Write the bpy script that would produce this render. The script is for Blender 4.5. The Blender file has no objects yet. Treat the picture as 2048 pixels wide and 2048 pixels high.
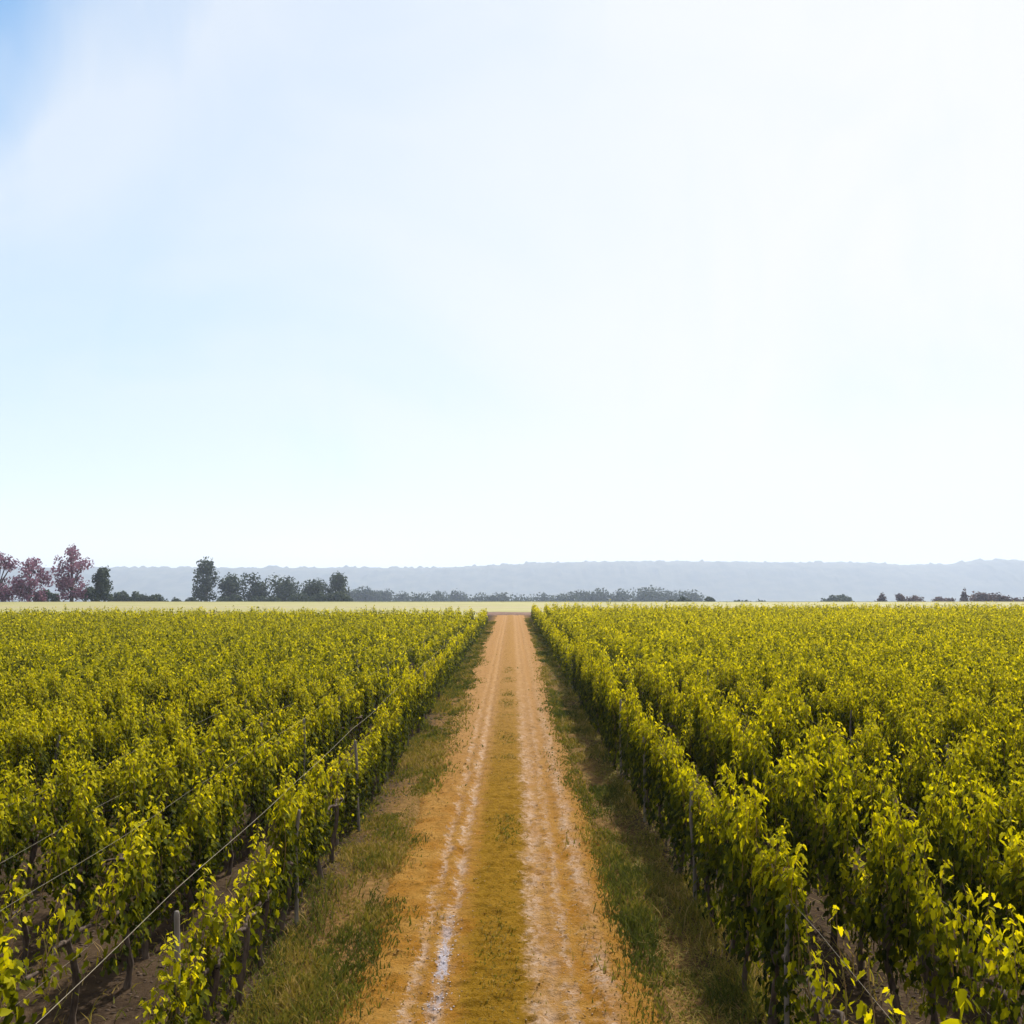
import bpy, math
import numpy as np
from mathutils import Vector

R = np.random.default_rng(7)
sc = bpy.context.scene
COL = sc.collection
rad = math.radians

# ------------------------------------------------------------------ camera
CAM_H = 4.3            # metres above the track
FPX = 1950.0           # focal length in photo pixels (photo 2048 wide)
HOR = 1167.0           # photo row of the eye-level line
cam_d = bpy.data.cameras.new('camera')
cam_d.sensor_width = 36.0
cam_d.sensor_fit = 'HORIZONTAL'
cam_d.lens = 36.0 * FPX / 2048.0
cam_d.shift_y = (HOR - 1024.0) / 2048.0
cam_d.clip_start = 0.1
cam_d.clip_end = 20000
cam = bpy.data.objects.new('camera', cam_d)
cam.location = (0, 0, CAM_H)
cam.rotation_euler = (rad(90), 0, 0)
COL.objects.link(cam)
sc.camera = cam

def px_dir(x, y):
    return ((x - 1022.0) / FPX, 1.0, (HOR - y) / FPX)

# ------------------------------------------------------------------ light
SUN_AZ, SUN_EL = rad(20), rad(44)      # to the right of straight ahead
sd = Vector((math.sin(SUN_AZ) * math.cos(SUN_EL), math.cos(SUN_AZ) * math.cos(SUN_EL), math.sin(SUN_EL)))
sun_d = bpy.data.lights.new('sun', 'SUN')
sun_d.energy = 5.0
sun_d.angle = rad(1.2)
sun_d.color = (1.0, 0.94, 0.83)
sun = bpy.data.objects.new('sun', sun_d)
sun.rotation_euler = sd.to_track_quat('Z', 'Y').to_euler()
COL.objects.link(sun)

world = bpy.data.worlds.new('World')
sc.world = world
world.use_nodes = True
nt = world.node_tree
nt.nodes.clear()

class G:
    """small helper to write node graphs"""
    def __init__(self, tree): self.t = tree
    def n(self, typ, **kw):
        o = self.t.nodes.new(typ)
        for k, v in kw.items(): setattr(o, k, v)
        return o
    def put(self, sock, v):
        if isinstance(v, bpy.types.NodeSocket): self.t.links.new(v, sock)
        elif v is not None: sock.default_value = v
    def math(self, op, a, b=None, c=None, clamp=False):
        o = self.n('ShaderNodeMath', operation=op, use_clamp=clamp)
        self.put(o.inputs[0], a); self.put(o.inputs[1], b); self.put(o.inputs[2], c)
        return o.outputs[0]
    def vmath(self, op, a, b=None):
        o = self.n('ShaderNodeVectorMath', operation=op)
        self.put(o.inputs[0], a); self.put(o.inputs[1], b)
        return o.outputs['Value'] if op in ('DOT_PRODUCT', 'LENGTH') else o.outputs[0]
    def smooth(self, v, a, b, lo=0.0, hi=1.0):
        o = self.n('ShaderNodeMapRange', interpolation_type='SMOOTHSTEP')
        self.put(o.inputs[0], v); self.put(o.inputs[1], a); self.put(o.inputs[2], b)
        self.put(o.inputs[3], lo); self.put(o.inputs[4], hi)
        return o.outputs[0]
    def mix(self, f, a, b):
        o = self.n('ShaderNodeMix', data_type='RGBA')
        self.put(o.inputs[0], f); self.put(o.inputs[6], a); self.put(o.inputs[7], b)
        return o.outputs[2]
    def noise(self, vec, scale, detail=3, rough=0.5, dist=0.0):
        o = self.n('ShaderNodeTexNoise')
        self.put(o.inputs['Vector'], vec)
        o.inputs['Scale'].default_value = scale; o.inputs['Detail'].default_value = detail
        o.inputs['Roughness'].default_value = rough; o.inputs['Distortion'].default_value = dist
        return o.outputs[0]
    def scale(self, vec, s):
        o = self.n('ShaderNodeVectorMath', operation='MULTIPLY')
        self.put(o.inputs[0], vec); o.inputs[1].default_value = s
        return o.outputs[0]

g = G(nt)
out = g.n('ShaderNodeOutputWorld')
tc = g.n('ShaderNodeTexCoord')
d = tc.outputs['Generated']
sky = g.n('ShaderNodeTexSky', sky_type='NISHITA')
sky.sun_disc = False
sky.sun_elevation = SUN_EL
sky.sun_rotation = SUN_AZ
sky.air_density = 1.0
sky.dust_density = 0.3
sky.ozone_density = 2.5
bg_sky = g.n('ShaderNodeBackground'); bg_sky.inputs[1].default_value = 0.10
hs = g.n('ShaderNodeHueSaturation'); hs.inputs['Saturation'].default_value = 1.9; hs.inputs['Hue'].default_value = 0.489
nt.links.new(sky.outputs[0], hs.inputs['Color']); nt.links.new(hs.outputs[0], bg_sky.inputs[0])
# thin bright cloud veil with one open stretch of blue high on one side and faint streaks
n1 = g.noise(g.scale(d, (1.0, 1.0, 1.6)), 2.1, 4, 0.5, 0.6)
n2 = g.noise(g.scale(d, (3.2, 1.4, 1.0)), 2.6, 5, 0.55, 0.9)
gapc = Vector((-0.58, 0.56, 0.64)).normalized()
gap = g.math('ADD', g.vmath('DOT_PRODUCT', d, tuple(gapc)), g.math('MULTIPLY', g.math('SUBTRACT', n1, 0.5), 0.13))
gap = g.math('ADD', gap, g.math('MULTIPLY', g.math('SUBTRACT', n2, 0.5), 0.03))
gapm = g.smooth(gap, 0.868, 0.985)
thin = g.smooth(n1, 0.46, 0.74, 0.0, 0.10)
thin2 = g.smooth(n2, 0.50, 0.78, 0.0, 0.04)
side = g.smooth(g.vmath('DOT_PRODUCT', d, (-0.86, 0.35, 0.37)), 0.15, 0.95, 0.0, 0.25)
open_ = g.math('ADD', g.math('ADD', thin, thin2), side)
open_ = g.math('MAXIMUM', open_, g.math('MULTIPLY', gapm, 0.95), clamp=True)
veil = g.math('SUBTRACT', 1.0, open_, clamp=True)
bg_cl = g.n('ShaderNodeBackground')
bg_cl.inputs[0].default_value = (0.972, 0.99, 1.0, 1)
bg_cl.inputs[1].default_value = 0.60
mx = g.n('ShaderNodeMixShader')
nt.links.new(veil, mx.inputs[0]); nt.links.new(bg_sky.outputs[0], mx.inputs[1]); nt.links.new(bg_cl.outputs[0], mx.inputs[2])
nt.links.new(mx.outputs[0], out.inputs['Surface'])

vs = sc.view_settings
vs.view_transform = 'Standard'; vs.look = 'None'; vs.exposure = 0.72; vs.gamma = 1.0; vs.use_curve_mapping = False
sc.display_settings.display_device = 'sRGB'
cy = sc.cycles
cy.max_bounces = 6; cy.diffuse_bounces = 3; cy.glossy_bounces = 2; cy.transmission_bounces = 4
cy.transparent_max_bounces = 6; cy.volume_bounces = 2
cy.use_denoising = True
cy.use_adaptive_sampling = True; cy.adaptive_threshold = 0.01
cy.caustics_reflective = False; cy.caustics_refractive = False

# ------------------------------------------------------------------ helpers
def tag(o, label=None, cat=None, group=None, kind=None):
    if label: o['label'] = label
    if cat: o['category'] = cat
    if group: o['group'] = group
    if kind: o['kind'] = kind
    return o

def link(o, parent=None):
    COL.objects.link(o)
    if parent is not None: o.parent = parent
    return o

def mesh_np(name, V, F, mats, tint=None, midx=None, smooth=False):
    """V (n,3); F an (m,k) array, or a list of arrays of different widths"""
    me = bpy.data.meshes.new(name)
    Fs = [np.asarray(f) for f in (F if isinstance(F, list) else [F]) if len(f)]
    V = np.asarray(V, dtype=np.float32)
    nl = sum(f.size for f in Fs); nf = sum(len(f) for f in Fs)
    me.vertices.add(len(V)); me.vertices.foreach_set('co', V.ravel())
    me.loops.add(nl); me.loops.foreach_set('vertex_index', np.concatenate([f.ravel() for f in Fs]).astype(np.int32))
    me.polygons.add(nf)
    tot = np.concatenate([np.full(len(f), f.shape[1]) for f in Fs]).astype(np.int32)
    st = np.concatenate([[0], np.cumsum(tot)[:-1]]).astype(np.int32)
    me.polygons.foreach_set('loop_start', st); me.polygons.foreach_set('loop_total', tot)
    if midx is not None: me.polygons.foreach_set('material_index', np.asarray(midx, np.int32))
    if smooth: me.polygons.foreach_set('use_smooth', np.ones(nf, dtype=bool))
    if tint is not None:
        a = me.attributes.new('tint', 'FLOAT', 'FACE')
        a.data.foreach_set('value', np.asarray(tint, np.float32))
    for m in (mats if isinstance(mats, (list, tuple)) else [mats]): me.materials.append(m)
    me.update(calc_edges=True)
    return me

def obj(name, me, parent=None, loc=(0, 0, 0), rz=0.0):
    o = bpy.data.objects.new(name, me)
    o.location = loc; o.rotation_euler = (0, 0, rz)
    return link(o, parent)

def empty(name, loc=(0, 0, 0), rz=0.0):
    o = bpy.data.objects.new(name, None)
    o.empty_display_size = 0.2
    o.location = loc; o.rotation_euler = (0, 0, rz)
    return link(o)

def hash2(ix, iy, seed):
    h = (ix.astype(np.int64) * 374761393 + iy.astype(np.int64) * 668265263 + seed * 1442695041) & 0x7fffffff
    h = ((h ^ (h >> 13)) * 1274126177) & 0x7fffffff
    h = h ^ (h >> 16)
    return (h & 0xffff) / 65535.0

def vnoise(x, y, seed=0):
    x = np.asarray(x, float); y = np.asarray(y, float)
    x, y = np.broadcast_arrays(x, y)
    ix = np.floor(x); iy = np.floor(y); fx = x - ix; fy = y - iy
    ix = ix.astype(np.int64); iy = iy.astype(np.int64)
    fx = fx * fx * (3 - 2 * fx); fy = fy * fy * (3 - 2 * fy)
    a = hash2(ix, iy, seed); b = hash2(ix + 1, iy, seed); c = hash2(ix, iy + 1, seed); e = hash2(ix + 1, iy + 1, seed)
    return (a * (1 - fx) + b * fx) * (1 - fy) + (c * (1 - fx) + e * fx) * fy

def fbm(x, y, seed=0, octv=4, gain=0.5):
    s = 0; a = 1; t = 0
    for i in range(octv):
        s = s + a * (vnoise(x * 2 ** i, y * 2 ** i, seed + 31 * i) - 0.5); t += a; a *= gain
    return s / t * 2

def sstep(v, a, b):
    t = np.clip((np.asarray(v, float) - a) / (b - a), 0, 1)
    return t * t * (3 - 2 * t)

def grid_mesh(name, xs, ys, zf, mat, smooth=True):
    X, Y = np.meshgrid(xs, ys)
    Z = zf(X, Y)
    V = np.stack([X, Y, Z], -1).reshape(-1, 3)
    nx, ny = len(xs), len(ys)
    i = (np.arange(ny - 1)[:, None] * nx + np.arange(nx - 1)[None, :]).ravel()
    F = np.stack([i, i + 1, i + nx + 1, i + nx], -1)
    return mesh_np(name, V, F, mat, smooth=smooth)

def tubes(paths, sides=5):
    """paths: list of (points (k,3), radii (k,)); returns V, F"""
    Vs, Fs, off = [], [], 0
    for P, r in paths:
        P = np.asarray(P, float); r = np.asarray(r, float); k = len(P)
        T = np.gradient(P, axis=0); T /= np.linalg.norm(T, axis=1, keepdims=True) + 1e-9
        ref = np.where(np.abs(T[:, 2:3]) > 0.9, np.array([[1., 0, 0]]), np.array([[0, 0, 1.]]))
        A = np.cross(T, ref); A /= np.linalg.norm(A, axis=1, keepdims=True) + 1e-9
        B = np.cross(T, A)
        an = np.linspace(0, 2 * np.pi, sides, endpoint=False)
        ring = P[:, None, :] + r[:, None, None] * (np.cos(an)[None, :, None] * A[:, None, :] + np.sin(an)[None, :, None] * B[:, None, :])
        Vs.append(ring.reshape(-1, 3))
        a = np.arange(k - 1)[:, None] * sides; s = np.arange(sides)[None, :]; s2 = (s + 1) % sides
        Fs.append(np.stack([a + s, a + s2, a + sides + s2, a + sides + s], -1).reshape(-1, 4) + off)
        off += k * sides
    return np.concatenate(Vs), np.concatenate(Fs)

# ------------------------------------------------------------------ materials
def new_mat(name):
    m = bpy.data.materials.new(name); m.use_nodes = True
    m.node_tree.nodes.clear()
    gg = G(m.node_tree)
    o = gg.n('ShaderNodeOutputMaterial')
    return m, gg, o

def ramp(gg, fac, stops):
    r = gg.n('ShaderNodeValToRGB')
    e = r.color_ramp.elements
    while len(e) < len(stops): e.new(0.5)
    for k, (p, c) in enumerate(stops):
        e[k].position = p; e[k].color = (*c, 1)
    gg.put(r.inputs[0], fac)
    return r.outputs[0]

def leaf_mat(name, stops, trans, from_object=False, tfac=0.42, rough=0.7, gain=1.0, spec=0.04):
    m, gg, o = new_mat(name)
    if from_object:
        t = gg.n('ShaderNodeObjectInfo').outputs['Random']
    else:
        a = gg.n('ShaderNodeAttribute', attribute_name='tint')
        t = a.outputs['Fac']
    col = ramp(gg, t, stops)
    p = gg.n('ShaderNodeBsdfPrincipled')
    gg.put(p.inputs['Base Color'], col); p.inputs['Roughness'].default_value = rough
    p.inputs['Specular IOR Level'].default_value = spec
    tr = gg.n('ShaderNodeBsdfTranslucent')
    tcol = gg.n('ShaderNodeMix', data_type='RGBA', blend_type='MULTIPLY'); tcol.inputs[0].default_value = 1.0
    gg.put(tcol.inputs[6], col); tcol.inputs[7].default_value = (*trans, 1)
    gg.put(tr.inputs[0], tcol.outputs[2])
    mx = gg.n('ShaderNodeMixShader'); mx.inputs[0].default_value = tfac
    gg.t.links.new(p.outputs[0], mx.inputs[1]); gg.t.links.new(tr.outputs[0], mx.inputs[2])
    gg.t.links.new(mx.outputs[0], o.inputs[0])
    return m

def plain_mat(name, c1, c2, scale=4.0, rough=0.9, bump=0.0, bscale=30.0, stretch=(1, 1, 1), detail=4, coord='Object', spec=0.2):
    m, gg, o = new_mat(name)
    tcn = gg.n('ShaderNodeTexCoord')
    v = gg.scale(tcn.outputs[coord], stretch)
    n = gg.noise(v, scale, detail, 0.6)
    col = gg.mix(gg.smooth(n, 0.3, 0.7), (*c1, 1), (*c2, 1))
    p = gg.n('ShaderNodeBsdfPrincipled')
    gg.put(p.inputs['Base Color'], col); p.inputs['Roughness'].default_value = rough
    p.inputs['Specular IOR Level'].default_value = spec
    if bump:
        b = gg.n('ShaderNodeBump'); b.inputs['Strength'].default_value = 1.0; b.inputs['Distance'].default_value = bump
        gg.put(b.inputs['Height'], gg.noise(v, bscale, 5, 0.65))
        gg.t.links.new(b.outputs[0], p.inputs['Normal'])
    gg.t.links.new(p.outputs[0], o.inputs[0])
    return m

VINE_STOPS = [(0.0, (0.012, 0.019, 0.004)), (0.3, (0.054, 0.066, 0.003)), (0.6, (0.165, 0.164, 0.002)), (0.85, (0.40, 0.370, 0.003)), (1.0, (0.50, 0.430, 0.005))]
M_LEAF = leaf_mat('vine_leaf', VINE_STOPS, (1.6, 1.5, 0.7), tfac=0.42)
M_BARK = plain_mat('vine_bark', (0.035, 0.024, 0.018), (0.10, 0.072, 0.055), 20, 0.95, 0.006, 60, (1, 1, 0.25))
M_CANE = plain_mat('vine_cane', (0.16, 0.13, 0.04), (0.22, 0.12, 0.06), 8, 0.7)
M_POST = plain_mat('post_wood', (0.09, 0.078, 0.066), (0.19, 0.168, 0.148), 14, 0.9, 0.004, 40, (1, 1, 0.12))
M_WIRE = plain_mat('wire_metal', (0.17, 0.145, 0.10), (0.24, 0.205, 0.145), 4, 0.6)
GRASS_STOPS = [(0.0, (0.055, 0.066, 0.012)), (0.4, (0.120, 0.122, 0.020)), (0.7, (0.185, 0.145, 0.022)), (0.9, (0.25, 0.175, 0.04)), (1.0, (0.30, 0.215, 0.08))]
M_GRASS = leaf_mat('grass_blade', GRASS_STOPS, (1.2, 1.2, 0.8), tfac=0.3)

# ------------------------------------------------------------------ terrain
TX = -0.14   # centre line of the track
def edge_l(y): return -1.72 + 0.22 * fbm(y * 0.35, 3.3, 5, 3) + 0.12 * fbm(y * 2.1, 1.3, 8, 3) - 0.08 * sstep(y, 12, 24) - 0.25 * sstep(y, 25, 60)
def edge_r(y): return 1.34 + 0.12 * fbm(y * 0.3, 9.3, 6, 3) + 0.10 * fbm(y * 2.3, 4.3, 9, 3) + 0.30 * sstep(y, 20, 60)

def ground_z(X, Y):
    z = -9.0 * sstep(Y, 217, 520) - 58.0 * sstep(Y, 480, 1700)
    near = 1 - sstep(Y, 120, 215)
    z = z + near * (0.05 * fbm(X * 0.5, Y * 0.5, 21, 3) + 0.03 * fbm(X * 2.2, Y * 2.2, 22, 3))
    inside = sstep(X, -2.0, -1.5) * (1 - sstep(X, 1.15, 1.65)) * (Y < 139)
    z = z - 0.16 * inside
    z = z + 2.0 * fbm(X * 0.004, Y * 0.004, 33, 3) * sstep(Y, 300, 700)
    return z

def track_z(X, Y):
    c = X
    wob = 0.05 * fbm(Y * 0.12, 0.5, 41, 2)
    x = c - wob
    prof = np.zeros_like(x)
    for cx, w, dep in ((-1.02, 0.08, 0.022), (-0.74, 0.09, 0.030), (0.42, 0.09, 0.016), (0.80, 0.11, 0.030)):
        prof = prof - dep * np.exp(-((x - cx) / w) ** 2)
    prof = prof + 0.03 * np.exp(-((x + 0.16) / 0.3) ** 2)                       # grown-over crown between the ruts
    cen = np.exp(-((x + 0.16) / 0.36) ** 2)
    fine = 0.022 * fbm(X * 3.5, Y * 7.0, 51, 4, 0.65) + 0.050 * fbm(X * 7.5, Y * 9, 52, 3, 0.75)
    rip = 0.034 * np.maximum(0, fbm(X * 2.6, Y * 9.0, 53, 3, 0.6) - 0.05) * (0.6 + cen)
    hole = -0.055 * sstep(vnoise(X * 5.5 + 7, Y * 3.6, 58), 0.80, 0.97) * cen * sstep(vnoise(X * 0.4, Y * 0.7, 59), 0.45, 0.7)
    z = 0.03 + prof + fine + rip + hole + 0.03 * fbm(X * 0.6, Y * 0.35, 54, 2)
    out_ = np.maximum(edge_l(Y) - X, X - edge_r(Y))
    z = z - 0.20 * sstep(out_, -0.12, 0.35) - 0.02 * sstep(out_, -0.4, 0)
    return z

def symm(*segs):
    o = []
    for a, b, s in segs: o.append(np.arange(a, b, s))
    return np.concatenate(o)

gx = symm((-7000, -1000, 600), (-1000, -200, 80), (-200, -40, 8), (-40, -12, 1.0), (-12, -5, 0.25), (-5, 5, 0.14), (5, 12, 0.25), (12, 40, 1.0), (40, 200, 8), (200, 1000, 80), (1000, 7001, 600))
gy = symm((-600, -20, 40), (-20, 3, 2.0), (3, 22, 0.15), (22, 45, 0.3), (45, 140, 1.0), (140, 220, 4), (220, 800, 20), (800, 9001, 400))

# soil colour: dry crumbly earth, lighter dust and some plant litter; valley is far meadow
m, gg, o = new_mat('vineyard_soil')
geo = gg.n('ShaderNodeNewGeometry'); pos = geo.outputs['Position']
n1 = gg.noise(pos, 1.1, 5, 0.6); n2 = gg.noise(pos, 9.0, 5, 0.7); n3 = gg.noise(pos, 45.0, 3, 0.6)
c = gg.mix(gg.smooth(n1, 0.35, 0.65), (0.026, 0.017, 0.011, 1), (0.050, 0.033, 0.020, 1))
c = gg.mix(gg.smooth(n2, 0.45, 0.75), c, (0.075, 0.051, 0.032, 1))
c = gg.mix(gg.smooth(n3, 0.58, 0.70, 0, 0.8), c, (0.055, 0.040, 0.028, 1))
sx = gg.n('ShaderNodeSeparateXYZ'); gg.put(sx.inputs[0], pos)
dust = gg.math('ADD', gg.math('ABSOLUTE', gg.math('ADD', sx.outputs[0], 0.15)), gg.math('MULTIPLY', gg.math('SUBTRACT', n1, 0.5), 1.2))
c = gg.mix(gg.smooth(dust, 2.7, 1.9, 0, 0.9), c, gg.mix(gg.smooth(n2, 0.4, 0.7), (0.11, 0.062, 0.020, 1), (0.20, 0.115, 0.038, 1)))
far = gg.smooth(sx.outputs[1], 200, 240)
mead = gg.mix(gg.smooth(gg.noise(pos, 0.01, 4), 0.4, 0.6), (0.11, 0.12, 0.05, 1), (0.20, 0.18, 0.08, 1))
c = gg.mix(far, c, mead)
p = gg.n('ShaderNodeBsdfPrincipled'); gg.put(p.inputs['Base Color'], c); p.inputs['Roughness'].default_value = 0.95
p.inputs['Specular IOR Level'].default_value = 0.02
b = gg.n('ShaderNodeBump'); b.inputs['Distance'].default_value = 0.03
gg.put(b.inputs['Height'], gg.noise(pos, 14.0, 6, 0.7)); gg.t.links.new(b.outputs[0], p.inputs['Normal'])
gg.t.links.new(p.outputs[0], o.inputs[0]); M_SOIL = m
tag(obj('ground', grid_mesh('ground', gx, gy, ground_z, M_SOIL)), kind='structure')

# the dirt track: colours follow what lies there (mossy crown, pale worn ruts, orange loam), save a painted wet sheen
m, gg, o = new_mat('track_dirt')
geo = gg.n('ShaderNodeNewGeometry'); pos = geo.outputs['Position']
sx = gg.n('ShaderNodeSeparateXYZ'); gg.put(sx.inputs[0], pos)
px, py = sx.outputs[0], sx.outputs[1]
wn = gg.noise(pos, 1.6, 4, 0.6); wf = gg.noise(pos, 12.0, 4, 0.7); wl = gg.noise(gg.scale(pos, (2.0, 0.18, 1)), 1.0, 3, 0.55)
xw = gg.math('ADD', px, gg.math('MULTIPLY', gg.math('SUBTRACT', wn, 0.5), 0.42))
xw = gg.math('ADD', xw, gg.math('MULTIPLY', gg.math('SUBTRACT', wf, 0.5), 0.40))
def band(cx, w, soft): return gg.smooth(gg.math('ABSOLUTE', gg.math('SUBTRACT', xw, cx)), w + soft, w - soft)
loam = gg.mix(gg.smooth(wn, 0.3, 0.7), (0.235, 0.106, 0.013, 1), (0.285, 0.155, 0.036, 1))
farloam = gg.smooth(py, 13, 32)
loam = gg.mix(farloam, loam, (0.265, 0.148, 0.058, 1))
moss = gg.mix(gg.smooth(wf, 0.35, 0.7), (0.155, 0.083, 0.006, 1), (0.225, 0.126, 0.012, 1))
moss = gg.mix(gg.smooth(py, 16, 45), moss, (0.245, 0.136, 0.045, 1))
pale = gg.mix(gg.smooth(wf, 0.35, 0.65), (0.29, 0.175, 0.09, 1), (0.45, 0.345, 0.28, 1))
pale = gg.mix(gg.smooth(py, 16, 45), pale, (0.310, 0.190, 0.090, 1))
c = gg.mix(gg.math('MULTIPLY', band(-0.16, 0.38, 0.14), gg.smooth(wl, 0.15, 0.45, 0.6, 1.0)), loam, moss)
wg = gg.noise(gg.scale(pos, (1.5, 0.5, 1)), 2.4, 5, 0.7)
for cx, w, s_, k in ((-1.04, 0.045, 0.05, 0.85), (-0.76, 0.060, 0.06, 0.95), (0.34, 0.13, 0.10, 0.75), (0.62, 0.05, 0.06, 0.75), (0.98, 0.10, 0.09, 0.70)):
    c = gg.mix(gg.math('MULTIPLY', band(cx, w, s_), gg.smooth(wg, 0.35, 0.62, 0.15 * k, k)), c, pale)
sheen_n = gg.noise(gg.scale(pos, (6.0, 1.6, 1)), 1.0, 4, 0.65)
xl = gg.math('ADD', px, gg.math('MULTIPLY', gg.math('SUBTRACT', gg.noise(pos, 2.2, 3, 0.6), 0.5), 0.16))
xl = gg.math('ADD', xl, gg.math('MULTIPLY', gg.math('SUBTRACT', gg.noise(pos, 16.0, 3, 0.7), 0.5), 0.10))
sheen_m = gg.smooth(gg.math('ABSOLUTE', gg.math('SUBTRACT', xl, -0.79)), 0.085, 0.035)
sheen_m = gg.math('MULTIPLY', sheen_m, gg.math('MULTIPLY', gg.smooth(py, 9.4, 10.4), gg.smooth(py, 13.0, 11.2)))
sheen_m = gg.math('MULTIPLY', sheen_m, gg.smooth(sheen_n, 0.42, 0.56))
c = gg.mix(gg.math('MULTIPLY', sheen_m, 0.9), c, (0.33, 0.315, 0.37, 1))  # wet sheen of the left rut painted in as a pale streak
stain = gg.noise(gg.scale(pos, (1.0, 2.2, 1)), 3.4, 4, 0.6)
c = gg.mix(gg.smooth(stain, 0.60, 0.74, 0, 0.6), c, (0.071, 0.042, 0.007, 1))
p = gg.n('ShaderNodeBsdfPrincipled'); gg.put(p.inputs['Base Color'], c); p.inputs['Roughness'].default_value = 0.95
p.inputs['Specular IOR Level'].default_value = 0.02
b = gg.n('ShaderNodeBump'); b.inputs['Distance'].default_value = 0.045
gg.put(b.inputs['Height'], gg.noise(gg.scale(pos, (1, 1.5, 1)), 24.0, 6, 0.72)); gg.t.links.new(b.outputs[0], p.inputs['Normal'])
gg.t.links.new(p.outputs[0], o.inputs[0]); M_TRACK = m
ty = [2.5]
while ty[-1] < 138: ty.append(ty[-1] + max(0.028, 0.0031 * ty[-1]))
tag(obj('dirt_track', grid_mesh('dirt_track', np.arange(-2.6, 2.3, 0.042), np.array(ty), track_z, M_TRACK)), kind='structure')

# turned soil across the end of the track, and the pale straw field beyond
M_PLOUGH = plain_mat('turned_soil', (0.085, 0.045, 0.032), (0.15, 0.085, 0.06), 1.5, 0.95, 0.05, 5)
tag(obj('turned_soil', grid_mesh('turned_soil', np.arange(-60, 70, 0.7), np.arange(131, 142.1, 0.35),
    lambda X, Y: -0.12 + 0.30 * sstep(Y, 131, 133) * (1 - sstep(Y, 141, 142)) + 0.10 * fbm(X * 0.7, Y * 1.2, 71, 3), M_PLOUGH)), kind='structure')
m, gg, o = new_mat('straw')
geo = gg.n('ShaderNodeNewGeometry'); pos = geo.outputs['Position']
sx = gg.n('ShaderNodeSeparateXYZ'); gg.put(sx.inputs[0], pos)
nn = gg.noise(gg.scale(pos, (0.03, 0.35, 1)), 1.0, 4, 0.6)
c = gg.mix(gg.smooth(nn, 0.3, 0.7), (0.165, 0.15, 0.030, 1), (0.225, 0.208, 0.06, 1))
c = gg.mix(gg.smooth(gg.math('ABSOLUTE', gg.math('SUBTRACT', sx.outputs[1], 168)), 7, 3, 0, 0.6), c, (0.21, 0.17, 0.08, 1))
p = gg.n('ShaderNodeBsdfPrincipled'); gg.put(p.inputs['Base Color'], c); p.inputs['Roughness'].default_value = 0.9
gg.t.links.new(p.outputs[0], o.inputs[0]); M_STRAW = m
def straw_z(X, Y):
    front = np.where(X < -3.5, 108, np.where(X > 3.5, 120, 141))
    return -0.4 + 0.62 * sstep(Y, front, front + 1.5) + 0.07 * fbm(X * 0.9, Y * 0.9, 81, 3) - 1.4 * sstep(Y, 214, 218)
tag(obj('straw_field', grid_mesh('straw_field', symm((-420, -30, 6), (-30, 30, 0.8), (30, 420, 6)), np.arange(106, 219, 0.8), straw_z, M_STRAW)), kind='structure')

# ------------------------------------------------------------------ leaves
half = [(0.17, -0.15), (0.40, -0.10), (0.37, 0.10), (0.55, 0.30), (0.34, 0.42), (0.30, 0.70)]
LEAF_O = np.array([(0, 0.0)] + half + [(0, 1.0)] + [(-a, b) for a, b in half[::-1]])
def leaf_template(fold, droop, asym=0.0):
    ctr = np.array([[0, 0.22]])
    P = np.concatenate([ctr, LEAF_O])
    w = fold * np.abs(P[:, 0]) - droop * np.maximum(P[:, 1], 0) ** 2 + asym * P[:, 0]
    n = len(LEAF_O)
    F = np.array([[0, 1 + i, 1 + (i + 1) % n] for i in range(n)])
    return np.column_stack([P, w]), F
TEMPL = [leaf_template(0.25, 0.22, 0.06), leaf_template(-0.15, 0.35, -0.05), leaf_template(0.45, 0.1, 0.1), leaf_template(0.1, 0.5, 0.0)]
# simpler leaf for the middle distance: 6 corners
MID = np.array([(0, -0.05, 0), (0.42, 0.05, 0.10), (0.45, 0.45, 0.08), (0, 1.0, -0.15), (-0.45, 0.45, 0.10), (-0.42, 0.05, 0.06)])
MIDF = np.array([[0, 1, 2, 3], [0, 3, 4, 5]])
FARV = np.array([(0, 0, 0), (0.42, 0.4, 0.12), (0, 1.0, 0), (-0.42, 0.4, 0.12)])
FARF = np.array([[0, 1, 2, 3]])

def frames(nrm, rng, wob=0.55):
    n = nrm / (np.linalg.norm(nrm, axis=1, keepdims=True) + 1e-9)
    t = np.array([[0, 0, -1.0]]) + wob * rng.normal(size=n.shape)
    t -= (t * n).sum(1, keepdims=True) * n
    t /= np.linalg.norm(t, axis=1, keepdims=True) + 1e-9
    return n, t, np.cross(n, t)

def leaves(pos, nrm, size, tv, tf, rng, tall=1.4, wob=0.55):
    n, t, b = frames(nrm, rng, wob)
    k = len(tv)
    s = size[:, None, None]
    V = pos[:, None, :] + s * (tv[None, :, 0:1] * b[:, None, :] + tall * tv[None, :, 1:2] * t[:, None, :] + tv[None, :, 2:3] * n[:, None, :])
    F = tf[None] + (np.arange(len(pos)) * k)[:, None, None]
    return V.reshape(-1, 3), F.reshape(-1, tf.shape[1])

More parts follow.
